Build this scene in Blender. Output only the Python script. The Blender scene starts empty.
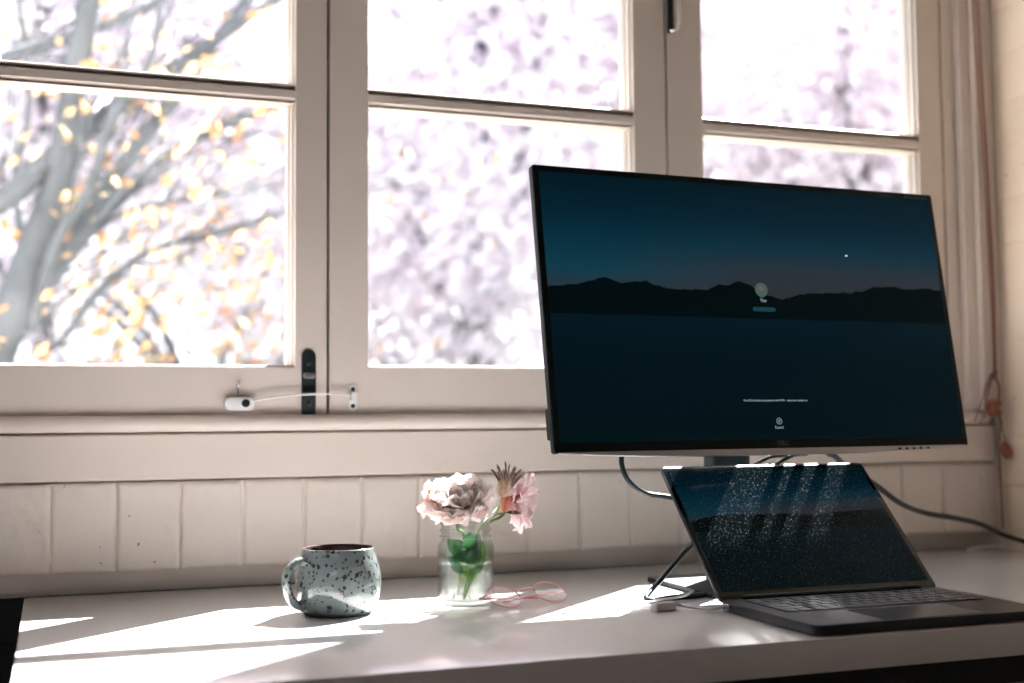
import bpy, bmesh, math, random
from mathutils import Vector, Matrix, noise
R = math.radians
scene = bpy.context.scene
COL = scene.collection

# ------------------------------------------------------------ camera
F_PX, YAW, PITCH, ROLL, DIST, HGT = 1261.0, 0.34982, 0.06244, -0.00835, 1.8483, 0.2347
CAM = Vector((0, -DIST, HGT))
fw = Vector((math.sin(YAW)*math.cos(PITCH), math.cos(YAW)*math.cos(PITCH), math.sin(PITCH)))
r0 = Vector((math.cos(YAW), -math.sin(YAW), 0)); u0 = r0.cross(fw)
rt = math.cos(ROLL)*r0 + math.sin(ROLL)*u0
up = -math.sin(ROLL)*r0 + math.cos(ROLL)*u0
cd = bpy.data.cameras.new('camera'); cam = bpy.data.objects.new('camera', cd); COL.objects.link(cam)
cam.matrix_world = Matrix(((rt.x, up.x, -fw.x, CAM.x), (rt.y, up.y, -fw.y, CAM.y), (rt.z, up.z, -fw.z, CAM.z), (0, 0, 0, 1)))
cd.sensor_width = 36; cd.lens = F_PX*36/1024; cd.clip_start = .02; cd.clip_end = 200
cd.dof.use_dof = True; cd.dof.focus_distance = 1.58; cd.dof.aperture_fstop = 2.8
scene.camera = cam

# ------------------------------------------------------------ daylight, exposure
SUN_STRENGTH, SKY_STRENGTH = 43.0, 2.3
world = bpy.data.worlds.new('daylight'); scene.world = world; world.use_nodes = True
wn = world.node_tree.nodes['Background']
wn.inputs[0].default_value = (.91, .915, 1.0, 1); wn.inputs[1].default_value = SKY_STRENGTH
sd = bpy.data.lights.new('sun', 'SUN'); sun = bpy.data.objects.new('sun', sd); COL.objects.link(sun)
sd.energy = SUN_STRENGTH; sd.angle = R(.55); sd.color = (1, .955, .92)
sun.rotation_euler = Vector((-.755, -.69, -1.0)).to_track_quat('-Z', 'Y').to_euler()
sun.location = (4, 4, 5)
scene.view_settings.view_transform = 'Standard'; scene.view_settings.look = 'None'
scene.view_settings.exposure = 0.85; scene.view_settings.gamma = 1.0
scene.view_settings.use_curve_mapping = False
scene.cycles.max_bounces = 10; scene.cycles.caustics_reflective = False; scene.cycles.transparent_max_bounces = 16
scene.cycles.diffuse_bounces = 5; scene.cycles.sample_clamp_indirect = 6

# ------------------------------------------------------------ helpers
def at(px, py, ax, val):
    d = fw*F_PX + rt*(px-512) - up*(py-341.5)
    t = (val-CAM[ax])/d[ax]
    return CAM + d*t

def new_obj(name, me, mat=None, parent=None):
    o = bpy.data.objects.new(name, me); COL.objects.link(o)
    if mat is not None: me.materials.append(mat)
    if parent is not None: o.parent = parent
    return o

def tag(o, label=None, cat=None, group=None, kind=None):
    if label: o['label'] = label
    if cat: o['category'] = cat
    if group: o['group'] = group
    if kind: o['kind'] = kind
    return o

def empty(name, loc=(0, 0, 0), rot=(0, 0, 0)):
    o = bpy.data.objects.new(name, None); COL.objects.link(o)
    o.location = loc; o.rotation_euler = rot; o.empty_display_size = .02
    return o

class MB:
    def __init__(s): s.bm = bmesh.new()
    def box(s, x0, x1, y0, y1, z0, z1, bev=0, seg=2, M=None):
        b = bmesh.new()
        bmesh.ops.create_cube(b, size=1)
        for v in b.verts:
            v.co = Vector((x0+(v.co.x+.5)*(x1-x0), y0+(v.co.y+.5)*(y1-y0), z0+(v.co.z+.5)*(z1-z0)))
        if bev: bmesh.ops.bevel(b, geom=b.edges[:], offset=bev, segments=seg, affect='EDGES', profile=.6)
        s.merge(b, M); return s
    def merge(s, b, M=None):
        if M is not None: bmesh.ops.transform(b, matrix=M, verts=b.verts)
        me = bpy.data.meshes.new('t'); b.to_mesh(me); b.free(); s.bm.from_mesh(me); bpy.data.meshes.remove(me)
    def prism(s, pts, a, b_, axis='x', M=None, bev=0):
        """extrude a closed 2-D outline from a to b_ along an axis"""
        f = {'x': lambda p, q, t: (t, p, q), 'y': lambda p, q, t: (p, t, q), 'z': lambda p, q, t: (p, q, t)}[axis]
        b = bmesh.new()
        v0 = [b.verts.new(f(p[0], p[1], a)) for p in pts]; v1 = [b.verts.new(f(p[0], p[1], b_)) for p in pts]
        n = len(pts); b.faces.new(v0); b.faces.new(v1[::-1])
        for i in range(n): b.faces.new((v0[i], v1[i], v1[(i+1) % n], v0[(i+1) % n]))
        bmesh.ops.recalc_face_normals(b, faces=b.faces)
        if bev:
            ed = [e for e in b.edges if e.calc_length() and (all(v in v0 for v in e.verts) or all(v in v1 for v in e.verts))]
            bmesh.ops.bevel(b, geom=ed, offset=bev, segments=2, affect='EDGES', profile=.6)
        s.merge(b, M); return s
    def tube(s, pts, r, n=10, caps=True, M=None):
        pts = [Vector(p) for p in pts]; rr = r if isinstance(r, (list, tuple)) else [r]*len(pts)
        b = bmesh.new(); rings = []
        t0 = (pts[1]-pts[0]).normalized(); ref = Vector((0, 0, 1)) if abs(t0.z) < .9 else Vector((1, 0, 0))
        nx = t0.cross(ref).normalized()
        for i, p in enumerate(pts):
            t = (pts[min(i+1, len(pts)-1)]-pts[max(i-1, 0)])
            t = t.normalized() if t.length > 1e-9 else t0
            nx = (nx - t*nx.dot(t)).normalized(); ny = t.cross(nx)
            rings.append([b.verts.new(p + (nx*math.cos(k*math.tau/n)+ny*math.sin(k*math.tau/n))*rr[i]) for k in range(n)])
        for a, c in zip(rings, rings[1:]):
            for k in range(n): b.faces.new((a[k], a[(k+1) % n], c[(k+1) % n], c[k]))
        if caps: b.faces.new(rings[0][::-1]); b.faces.new(rings[-1])
        s.merge(b, M); return s
    def ring(s, c, r, thick, axis=(0, 0, 1), n=48, m=8, sx=1, sy=1, M=None):
        q = Vector(axis).to_track_quat('Z', 'Y'); b = bmesh.new(); rings = []
        for i in range(n):
            a = i*math.tau/n; cx, cy = math.cos(a), math.sin(a)
            rings.append([b.verts.new(Vector(c)+q @ Vector(((r+thick*math.cos(k*math.tau/m))*cx*sx, (r+thick*math.cos(k*math.tau/m))*cy*sy, thick*math.sin(k*math.tau/m)))) for k in range(m)])
        for i in range(n):
            a, d = rings[i], rings[(i+1) % n]
            for k in range(m): b.faces.new((a[k], d[k], d[(k+1) % m], a[(k+1) % m]))
        s.merge(b, M); return s
    def lathe(s, prof, n=64, M=None):
        b = bmesh.new(); rings = []
        for r, z in prof:
            rings.append([b.verts.new((r*math.cos(k*math.tau/n), r*math.sin(k*math.tau/n), z)) for k in range(n)] if r > 1e-6 else [b.verts.new((0, 0, z))])
        for a, c in zip(rings, rings[1:]):
            for k in range(n):
                k2 = (k+1) % n
                if len(a) == 1 and len(c) == 1: continue
                if len(a) == 1: b.faces.new((a[0], c[k2], c[k]))
                elif len(c) == 1: b.faces.new((a[k], a[k2], c[0]))
                else: b.faces.new((a[k], a[k2], c[k2], c[k]))
        bmesh.ops.recalc_face_normals(b, faces=b.faces)
        s.merge(b, M); return s
    def sphere(s, c, r, sc=(1, 1, 1), seg=16, M=None):
        b = bmesh.new(); bmesh.ops.create_uvsphere(b, u_segments=seg, v_segments=seg//2+2, radius=r)
        for v in b.verts: v.co = Vector((v.co.x*sc[0], v.co.y*sc[1], v.co.z*sc[2]))
        if M is not None: bmesh.ops.transform(b, matrix=M, verts=b.verts)
        bmesh.ops.translate(b, verts=b.verts, vec=Vector(c)); s.merge(b); return s
    def build(s, name, mat=None, parent=None, smooth=None):
        me = bpy.data.meshes.new(name); s.bm.to_mesh(me); s.bm.free()
        if smooth:
            for p in me.polygons: p.use_smooth = True
            if smooth < 180: me.set_sharp_from_angle(angle=R(smooth))
        return new_obj(name, me, mat, parent)

def arc_pts(cx, cy, r, a0, a1, n=6):
    return [(cx+r*math.cos(R(a0+(a1-a0)*i/n)), cy+r*math.sin(R(a0+(a1-a0)*i/n))) for i in range(n+1)]
def rrect(x0, x1, y0, y1, r, n=6):
    return arc_pts(x1-r, y1-r, r, 0, 90, n)+arc_pts(x0+r, y1-r, r, 90, 180, n)+arc_pts(x0+r, y0+r, r, 180, 270, n)+arc_pts(x1-r, y0+r, r, 270, 360, n)
def spline(pts, k=8):
    P = [Vector(p) for p in pts]; out = []
    for i in range(len(P)-1):
        p0, p1, p2, p3 = P[max(i-1, 0)], P[i], P[i+1], P[min(i+2, len(P)-1)]
        for j in range(k):
            t = j/k
            out.append(.5*((2*p1)+(p2-p0)*t+(2*p0-5*p1+4*p2-p3)*t*t+(3*p1-p0-3*p2+p3)*t**3))
    out.append(P[-1]); return out

# ------------------------------------------------------------ materials
class NT:
    def __init__(s, name):
        s.m = bpy.data.materials.new(name); s.m.use_nodes = True; s.t = s.m.node_tree; s.t.nodes.clear()
        s.out = s.n('ShaderNodeOutputMaterial')
    def n(s, typ, **kw):
        nd = s.t.nodes.new(typ)
        for k, v in kw.items():
            if k.startswith('i_'):
                key = k[2:]; key = int(key) if key.isdigit() else key.replace('_', ' ')
                nd.inputs[key].default_value = v
            else: setattr(nd, k, v)
        return nd
    def l(s, a, b): s.t.links.new(a, b)
    def ramp(s, fac, stops, interp='LINEAR'):
        r = s.n('ShaderNodeValToRGB'); r.color_ramp.interpolation = interp
        e = r.color_ramp.elements
        while len(e) < len(stops): e.new(.5)
        for k, (p, c) in zip(e, stops): k.position = p; k.color = (*c, 1) if len(c) == 3 else c
        s.l(fac, r.inputs[0]); return r.outputs[0]
    def math(s, op, a, b=None, c=None):
        m = s.n('ShaderNodeMath', operation=op)
        for i, v in enumerate((a, b, c)):
            if v is None: continue
            if isinstance(v, (int, float)): m.inputs[i].default_value = v
            else: s.l(v, m.inputs[i])
        return m.outputs[0]
def c3(c): return (*c, 1)
def basic(name, col, rough=.5, metal=0, coat=0, spec=.5, var=0, scale=20, bump=0, bscale=60):
    t = NT(name); p = t.n('ShaderNodeBsdfPrincipled')
    p.inputs['Base Color'].default_value = c3(col); p.inputs['Roughness'].default_value = rough
    p.inputs['Metallic'].default_value = metal; p.inputs['Coat Weight'].default_value = coat
    p.inputs['Coat Roughness'].default_value = .08; p.inputs['Specular IOR Level'].default_value = spec
    tc = t.n('ShaderNodeTexCoord')
    if var:
        nz = t.n('ShaderNodeTexNoise', i_Scale=scale, i_Detail=5.); t.l(tc.outputs['Object'], nz.inputs['Vector'])
        t.l(t.ramp(nz.outputs[0], [(.3, tuple(x*(1-var) for x in col)), (.7, tuple(min(1, x*(1+var)) for x in col))]), p.inputs['Base Color'])
    if bump:
        nb = t.n('ShaderNodeTexNoise', i_Scale=bscale, i_Detail=4.); t.l(tc.outputs['Object'], nb.inputs['Vector'])
        b = t.n('ShaderNodeBump', i_Strength=bump, i_Distance=.002); t.l(nb.outputs[0], b.inputs['Height']); t.l(b.outputs[0], p.inputs['Normal'])
    t.l(p.outputs[0], t.out.inputs[0]); return t.m

M = {}
M['paint'] = basic('window_paint', (.78, .695, .645), .42, var=.04, scale=6, bump=.15, bscale=40)
M['brick'] = None
M['desk'] = basic('desk_laminate', (.80, .79, .79), .22, coat=.6, var=.015, scale=3)
M['desk_edge'] = basic('desk_edge', (.46, .41, .39), .45)
M['black'] = basic('black_plastic', (.006, .013, .016), .5, spec=.15)
M['blackmatte'] = basic('black_metal', (.012, .02, .022), .5, metal=.2)
M['silver'] = basic('brushed_silver', (.66, .66, .70), .28, metal=.9)
M['chrome'] = basic('chrome', (.75, .76, .78), .12, metal=1)
M['grey_metal'] = basic('space_grey_aluminium', (.035, .040, .048), .36, metal=.6)
M['white_plastic'] = basic('white_plastic', (.84, .84, .86), .35)
M['greyplastic'] = basic('light_grey_plastic', (.44, .41, .41), .4)
M['cable'] = basic('black_cable', (.004, .009, .012), .3, spec=.4)
M['whitecable'] = basic('white_cable', (.82, .80, .82), .35)
M['cord'] = basic('red_brown_cord', (.24, .105, .075), .8, bump=.6, bscale=900)
M['wood'] = basic('acorn_wood', (.30, .10, .055), .45, var=.25, scale=60)
M['floor'] = basic('floor_boards', (.10, .08, .07), .5, var=.2, scale=4)
M['roomwall'] = basic('room_plaster', (.40, .34, .30), .8, var=.03)
M['ceiling'] = basic('ceiling_plaster', (.60, .55, .51), .85)
M['dark_panel'] = basic('dark_wall_panel', (.010, .020, .022), .55)
M['bark'] = basic('tree_bark', (.085, .098, .11), .9, var=.25, scale=8, bump=.5, bscale=30)
M['stem'] = basic('flower_stem', (.10, .19, .06), .5, var=.2, scale=90)
M['pinkwire'] = basic('pink_glasses_wire', (.72, .28, .28), .25, metal=.3)

def brick_mat(name='painted_brick', ca=(.74, .665, .61), cb=(.80, .735, .69)):
    t = NT(name); p = t.n('ShaderNodeBsdfPrincipled', i_Roughness=.62)
    tc = t.n('ShaderNodeTexCoord')
    n1 = t.n('ShaderNodeTexNoise', i_Scale=7., i_Detail=6.); t.l(tc.outputs['Object'], n1.inputs[0])
    n2 = t.n('ShaderNodeTexNoise', i_Scale=85., i_Detail=3.); t.l(tc.outputs['Object'], n2.inputs[0])
    col = t.ramp(n1.outputs[0], [(.3, ca), (.7, cb)])
    chips = t.ramp(n2.outputs[0], [(.735, (0, 0, 0)), (.75, (1, 1, 1))])
    mx = t.n('ShaderNodeMix', data_type='RGBA'); t.l(chips, mx.inputs[0]); t.l(col, mx.inputs[6]); mx.inputs[7].default_value = (.25, .20, .16, 1)
    t.l(mx.outputs[2], p.inputs['Base Color'])
    b = t.n('ShaderNodeBump', i_Strength=.5, i_Distance=.004)
    n3 = t.n('ShaderNodeTexNoise', i_Scale=26., i_Detail=6.); t.l(tc.outputs['Object'], n3.inputs[0])
    t.l(n3.outputs[0], b.inputs['Height']); t.l(b.outputs[0], p.inputs['Normal']); t.l(p.outputs[0], t.out.inputs[0])
    return t.m
M['brick'] = brick_mat()
M['sidebrick'] = brick_mat('warm_light_brick', (.82, .69, .55), (.88, .77, .64))  # warm light on the side wall is put into its brick colour

def schlick(t, f0=.055):
    lw = t.n('ShaderNodeLayerWeight', i_Blend=.5)
    return t.math('MULTIPLY_ADD', t.math('POWER', lw.outputs['Facing'], 5.0), 1-f0, f0)

def pane_mat(name, dust):
    t = NT(name); tr = t.n('ShaderNodeBsdfTransparent'); tr.inputs[0].default_value = (.98, .985, .985, 1)
    gl = t.n('ShaderNodeBsdfGlossy', i_Roughness=.02); 
    m = t.n('ShaderNodeMixShader'); t.l(schlick(t), m.inputs[0]); t.l(tr.outputs[0], m.inputs[1]); t.l(gl.outputs[0], m.inputs[2])
    df = t.n('ShaderNodeBsdfDiffuse'); df.inputs[0].default_value = (.85, .87, .88, 1)
    tl = t.n('ShaderNodeBsdfTranslucent'); tl.inputs[0].default_value = (.9, .93, .95, 1)
    ad = t.n('ShaderNodeMixShader', i_0=.6); t.l(df.outputs[0], ad.inputs[1]); t.l(tl.outputs[0], ad.inputs[2])
    tc = t.n('ShaderNodeTexCoord')
    v = t.n('ShaderNodeTexVoronoi', i_Scale=230., i_Randomness=1.); t.l(tc.outputs['Object'], v.inputs['Vector'])
    n1 = t.n('ShaderNodeTexNoise', i_Scale=9., i_Detail=3.); t.l(tc.outputs['Object'], n1.inputs['Vector'])
    spots = t.ramp(v.outputs['Distance'], [(.10, (1, 1, 1)), (.22, (0, 0, 0))])
    pick = t.n('ShaderNodeSeparateColor'); t.l(v.outputs['Color'], pick.inputs[0])
    keep = t.math('GREATER_THAN', pick.outputs[0], .62)
    patch = t.ramp(n1.outputs[0], [(.42, (0, 0, 0)), (.66, (1, 1, 1))])
    fac = t.math('MULTIPLY', t.math('MULTIPLY', spots, keep), patch)
    film = t.math('MULTIPLY', patch, .010*dust)
    fac = t.math('ADD', t.math('MULTIPLY', fac, .22*dust), film)
    m2 = t.n('ShaderNodeMixShader'); t.l(fac, m2.inputs[0]); t.l(m.outputs[0], m2.inputs[1]); t.l(ad.outputs[0], m2.inputs[2])
    t.l(m2.outputs[0], t.out.inputs[0]); return t.m
M['pane_dusty'] = pane_mat('dusty_pane_glass', 1.0)
M['pane'] = pane_mat('pane_glass', .35)

def leaf_mat(name, c1, c2, c3_, tl=.5):
    t = NT(name); oi = t.n('ShaderNodeNewGeometry')
    col = t.ramp(oi.outputs['Random Per Island'], [(0, c1), (.5, c2), (1, c3_)])
    d = t.n('ShaderNodeBsdfDiffuse'); r = t.n('ShaderNodeBsdfTranslucent'); t.l(col, d.inputs[0]); t.l(col, r.inputs[0])
    m = t.n('ShaderNodeMixShader', i_0=tl); t.l(d.outputs[0], m.inputs[1]); t.l(r.outputs[0], m.inputs[2]); t.l(m.outputs[0], t.out.inputs[0])
    return t.m
M['leaf_orange'] = leaf_mat('autumn_leaves', (.66, .28, .11), (.62, .38, .18), (.50, .44, .28))
M['leaf_pink'] = leaf_mat('pale_blossom', (.76, .67, .71), (.79, .75, .80), (.64, .62, .68))
M['leaf_dark'] = leaf_mat('blue_green_leaves', (.05, .10, .12), (.09, .14, .14), (.14, .17, .18))

def clear_mat(name, tint, ior=1.45, refr=.35):
    t = NT(name)
    tr = t.n('ShaderNodeBsdfTransparent'); tr.inputs[0].default_value = c3(tint)
    g = t.n('ShaderNodeBsdfGlossy', i_Roughness=.01); rf = t.n('ShaderNodeBsdfRefraction', i_Roughness=0., i_IOR=ior); rf.inputs[0].default_value = c3(tint)
    a = t.n('ShaderNodeMixShader', i_0=refr); t.l(tr.outputs[0], a.inputs[1]); t.l(rf.outputs[0], a.inputs[2])
    m = t.n('ShaderNodeMixShader'); t.l(schlick(t), m.inputs[0]); t.l(a.outputs[0], m.inputs[1]); t.l(g.outputs[0], m.inputs[2])
    t.l(m.outputs[0], t.out.inputs[0]); return t.m
M['glass'] = clear_mat('jar_glass', (.98, .99, .985), 1.45, .22)
M['water'] = clear_mat('water', (.985, .995, .99), 1.33, .2)
M['lens'] = clear_mat('spectacle_lens', (.99, .97, .97), 1.5, 0.)

# ------------------------------------------------------------ room shell
GZ = -.745         # floor below the desk top (desk top is z = 0)
XR, XL, YB, ZC = 1.600, -2.1, -3.7, 1.95
def struct(o): o['kind'] = 'structure'; return o
# window wall: below, above and left of the window
b = MB(); b.box(XL, XR+.3, .028, .16, GZ, .03)              # recessed wall under the brick course
b.box(XL, XR+.3, .012, .16, .03, .235); b.box(XL, XR+.3, 0, .16, 1.42, ZC); b.box(XL, -.16, 0, .16, .235, 1.42); b.box(1.60, XR+.3, .0, .16, .235, 1.42)
struct(b.build('wall_front', M['brick']))
# brick course standing on edge along the sill
b = MB(); x = -2.096; rnd = random.Random(3)
while x < XR-.004:
    w = .0872+rnd.uniform(-.0012, .0012)
    if x + w > XR-.02: w = XR - x
    z1 = .1525+rnd.uniform(-.0008, .0008); y0 = -.003+rnd.uniform(-.0012, .0012)
    bb = bmesh.new(); x0, x1, g = x+.0006, min(x+w-.0006, XR-.001), []
    for j in range(29):
        row = []
        for i in range(23):
            u, v = i/22, j/28; ed = min(u, 1-u)*(x1-x0); ev = min(v, 1-v)*(z1-.0295)
            rd = .0034*max(0, 1-ed/.0045)**2+.0034*max(0, 1-ev/.0045)**2
            px_, pz_ = x0+u*(x1-x0), .0295+v*(z1-.0295)
            if 1 < i < 21: px_ += .0010*noise.noise(Vector((px_*60, pz_*60, 3)))
            wob = .0016*noise.noise(Vector((px_*28, pz_*28, x*9)))+.0007*noise.noise(Vector((px_*110, pz_*110, 5)))
            if ed < .006: rd -= .0022*max(0, noise.noise(Vector((x*40, pz_*55, 1.7))))
            row.append(bb.verts.new((px_+(.0012*noise.noise(Vector((pz_*70, x, 0))) if i in (0, 22) else 0), y0+rd+wob, pz_+(.0012*noise.noise(Vector((px_*60, 8, 0))) if j in (0, 28) else 0))))
        g.append(row)
    for j in range(28):
        for i in range(22): bb.faces.new((g[j][i], g[j][i+1], g[j+1][i+1], g[j+1][i]))
    r_ = bmesh.ops.extrude_face_region(bb, geom=bb.edges[:]+bb.faces[:]+bb.verts[:])
    for v_ in r_['geom']:
        if isinstance(v_, bmesh.types.BMVert): v_.co.y = .03
    b.merge(bb); x += w
b.box(XL, XR-.001, .0010, .029, .032, .1515)
br = struct(b.build('trim_1', M['brick'], smooth=60))
# side wall, painted brick with shallow bed joints
b = MB(); z = GZ; k = 0
hs = []
while z < ZC:
    h = .0565*1.52
    b.box(XR, XR+.15, YB, .1, z, min(z+h-.0022, ZC), .003, 2); z += h
b.box(XR+.0018, XR+.15, YB, .1, GZ, ZC)
struct(b  .build('wall_right', M['sidebrick'], smooth=40))
struct(MB().box(XL-.1, XR+.2, YB-.1, .16, GZ-.1, GZ).build('floor', M['floor']))
struct(MB().box(XL-.1, XR+.2, YB-.1, .16, ZC, ZC+.1).build('ceiling', M['ceiling']))
struct(MB().box(XL-.12, XL, YB-.1, .16, GZ, ZC).build('wall_left', M['roomwall']))
# rear wall with an unseen window, added behind the camera for fill light
wx0, wx1, wz0, wz1 = -2.0, -.6, 1.0, 1.5
b = MB(); b.box(XL, wx0, YB-.12, YB, GZ, ZC); b.box(wx1, XR, YB-.12, YB, GZ, ZC); b.box(wx0, wx1, YB-.12, YB, GZ, wz0); b.box(wx0, wx1, YB-.12, YB, wz1, ZC)
struct(b.build('wall_rear', M['roomwall']))
b = MB()
for i in range(5):
    xx = wx0+(wx1-wx0)*i/4; b.box(xx-.03, xx+.03, YB-.08, YB-.02, wz0, wz1, .004)
b.box(wx0, wx1, YB-.08, YB-.02, wz0, wz0+.06, .004); b.box(wx0, wx1, YB-.08, YB-.02, wz1-.06, wz1, .004)
w4 = empty('fill_window', (0, 0, 0)); struct(w4)
b.build('fill_window_frame', M['paint'], w4)
struct(MB().box(XL, XL+.015, YB, 0, GZ, GZ+.12, .003).build('baseboard_left', M['paint']))

# ------------------------------------------------------------ window wall joinery
ZN1, ZN0 = .2465, .2225
b = MB(); b.prism([(.03, ZN0), (-.013, ZN0), (-.0175, ZN0+.003), (-.0195, ZN0+.009), (-.0195, ZN0+.014), (-.016, ZN0+.0195), (-.010, ZN1-.001), (.03, ZN1)], XL, 1.575, 'x')
struct(b.build('trim_2', M['paint'], smooth=40))                     # sill nosing
b = MB(); b.prism([(.02, .1555), (-.006, .1555), (-.0085, .158), (-.0085, .2175), (-.006, .2195), (.006, .2195), (.006, .2235), (.02, .2235)], XL, 1.592, 'x')
struct(b.build('trim_3', M['paint'], smooth=40))                     # apron board
# right hand jamb mouldings: shallow steps towards the room
prof = [(1.5075, .05), (1.5075, .016), (1.5080, .002), (1.5095, .000), (1.5345, .000), (1.5352, -.0015), (1.5358, -.0135), (1.537, -.0150), (1.5575, -.0155), (1.558, -.0165), (1.5585, -.0250), (1.560, -.0265), (1.5995, -.0265), (1.5995, .05)]
struct(MB().prism(prof, ZN1, 1.42, 'z').build('trim_4', M['paint'], smooth=30))
struct(MB().prism([(-.16, .05), (-.16, -.012), (-.135, -.012), (-.131, .05)], ZN1, 1.42, 'z').build('trim_5', M['paint']))
struct(MB().box(-.16, 1.5995, -.014, .05, 1.385, 1.42, .004).build('trim_6', M['paint']))

SZ0, SZ1 = ZN1-.003, 1.383
MZ0, MZ1 = .7125, .738
YG = .026
def sash(name, x0, x1, g0, g1, zg, dusty, dz=0):
    w = struct(empty(name, (0, 0, 0)))
    f = MB()
    f.box(x0, g0, 0, .034, SZ0, SZ1, .0018); f.box(g1, x1, 0, .034, SZ0, SZ1, .0018)
    f.box(g0-.001, g1+.001, 0, .034, SZ0, zg, .0012); f.box(g0-.001, g1+.001, 0, .044, 1.30, SZ1, .0012)
    f.build('sash_frame', M['paint'], w)
    m0, m1 = MZ0+dz, MZ1+dz
    mu = MB(); mu.prism([(.005, m0+.004), (.001, m0+.007), (.001, m1-.008), (.005, m1-.005), (.020, m1), (.030, m1-.006), (.030, m0+.006), (.020, m0)], g0, g1, 'x')
    mu.build('muntin', M['paint'], w)
    for za, zb in ((zg, m0), (m1, 1.30)):
        bd = MB(); c, cl = .0095, .0042
        bd.prism([(g0, .004), (g0, .032), (g0+cl, .032), (g0+cl, YG-.004), (g0+.001, .007)], za, zb, 'z')
        bd.prism([(g1, .004), (g1, .032), (g1-c, .032), (g1-c, YG-.003), (g1-.0085, YG-.005), (g1-.0078, .017), (g1-.0055, .015), (g1-.0045, .008), (g1-.002, .006)], za, zb, 'z')
        bd.prism([(.003, za), (.030, za), (.030, za+.0032), (.0045, za+.0032), (.003, za+.0018)], g0, g1, 'x')
        bd.prism([(.004, zb), (.032, zb), (.032, zb-.003), (YG-.004, zb-.003), (.007, zb-.001)], g0, g1, 'x')
        bd.build('glazing_bead', M['paint'], w)
        MB().box(g0+.003, g1-.003, YG-.001, YG+.003, za+.002, zb-.002).build('pane', M['pane_dusty'] if dusty else M['pane'], w)
    return w
w1 = sash('window_1', -.128, .3818, -.078, .3345, .3155, True, -.003)
w2 = sash('window_2', .3862, .9489, .4455, .8900, .3165, False)
w3 = sash('window_3', .9531, 1.5045, 1.0180, 1.4545, .3165, False, -.002)
# dark rebates seen in the gaps between the sashes
rb = MB()
for xg in (.3841, .9510, 1.506): rb.box(xg-.012, xg+.012, .0345, .042, SZ0, SZ1)
struct(rb.build('trim_7', M['black']))
# outer sill boards
struct(MB().prism([(.045, .235), (.045, .262), (.19, .235), (.19, .21), (.045, .21)], -.16, 1.60, 'x').build('trim_8', M['paint']))

# black casement fastener on the left sash
lt = empty('window_latch', (.3545, 0, SZ0), (0, 0, 0)); lt.parent = w1
p = MB(); hw = .0104
pl = [(-hw, .001), (hw, .001)]+arc_pts(0, .088, hw, 0, 180, 8)
p.prism(pl, -.0035, 0, 'y', bev=.0008); p.build('latch_plate', M['blackmatte'], lt, 40)
q = MB(); q.prism(rrect(-.0085, .0085, .055, .0635, .003), -.009, -.0034, 'y', bev=.001); q.build('latch_tongue', M['silver'], lt, 40)
q = MB(); q.prism([(-.0085, .036), (.0085, .036), (.0085, .043), (-.0085, .043)], -.0055, -.0034, 'y'); q.build('latch_slot', M['black'], lt)
for zz in (.078, .018):
    MB().sphere((0, -.0036, zz), .0042, (1, .45, 1), 14).build('screw', M['grey_metal'], lt, 180)

# screw eye above the restrictor
pe = at(237, 393, 1, 0)
e = MB(); e.tube([(pe.x, .001, pe.z+.004), (pe.x, -.006, pe.z+.004), (pe.x, -.0075, pe.z+.008)], .0011)
e.ring((pe.x, -.0075, pe.z+.0125), .0042, .0011, (1, .35, 0), 20, 6); e.tube([(pe.x, -.0075, pe.z-.002), (pe.x, -.0075, pe.z+.008)], .001)
eye = e.build('screw_eye', M['chrome'], w1, 60)

# cable restrictor joining the two left sashes
pb = at(238.5, 404, 1, 0)
rs = tag(empty('window_restrictor', (pb.x, 0, pb.z)), 'white cable window restrictor joining the left and middle sashes', 'window lock')
m = MB(); m.prism(rrect(-.0215, .0215, -.0092, .0092, .0091, 8), -.013, -.0002, 'y', bev=.002); m.build('lock_body', M['white_plastic'], rs, 40)
m = MB(); m.lathe([(0, 0), (.0058, 0), (.0058, .002), (.0045, .003), (.003, .003), (.003, .001), (0, .001)], 24, Matrix.Translation((.0085, -.0128, .0008)) @ Matrix.Rotation(R(90), 4, 'X')); m.build('key_socket', M['blackmatte'], rs, 40)
pc = at(352.5, 397, 1, 0)-Vector((pb.x, 0, pb.z))
cps = [at(x_, y_, 1, -.012)-Vector((pb.x, 0, pb.z)) for x_, y_ in ((253, 401), (262, 399.5), (280, 396.5), (300, 394.6), (322, 394), (340, 394), (350, 395.5))]
cps[0].y = -.007; cps[-1].y = -.009
MB().tube(spline(cps, 5), .0016, 8).build('cable', M['white_plastic'], rs, 180)
m = MB(); m.prism(rrect(pc.x-.0058, pc.x+.0058, pc.z-.0205, pc.z+.018, .005, 5), -.0035, -.0002, 'y', bev=.0008)
m.prism(rrect(pc.x-.0045, pc.x+.0045, pc.z-.006, pc.z+.007, .003, 4), -.011, -.003, 'y', bev=.001); m.build('bracket', M['white_plastic'], rs, 40)
for dz_ in (-.0135, .0115): MB().sphere((pc.x, -.0036, pc.z+dz_), .0033, (1, .5, 1), 12).build('screw', M['grey_metal'], rs, 180)

# tubular handle at the third sash
ph = at(668, 33, 1, -.004)
hd = empty('window_handle', (ph.x, 0, ph.z)); hd.parent = w3
MB().prism(rrect(-.0005, .0105, .0, .14, .004, 4), -.006, -.0002, 'y', bev=.001).build('back_plate', M['blackmatte'], hd, 40)
MB().tube(spline([(.004, -.003, .004), (.008, -.010, .0035), (.0135, -.014, .010), (.0145, -.016, .03), (.0145, -.016, .12)], 6), [.0032]*25, 12).build('grip', M['chrome'], hd, 180)

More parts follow.
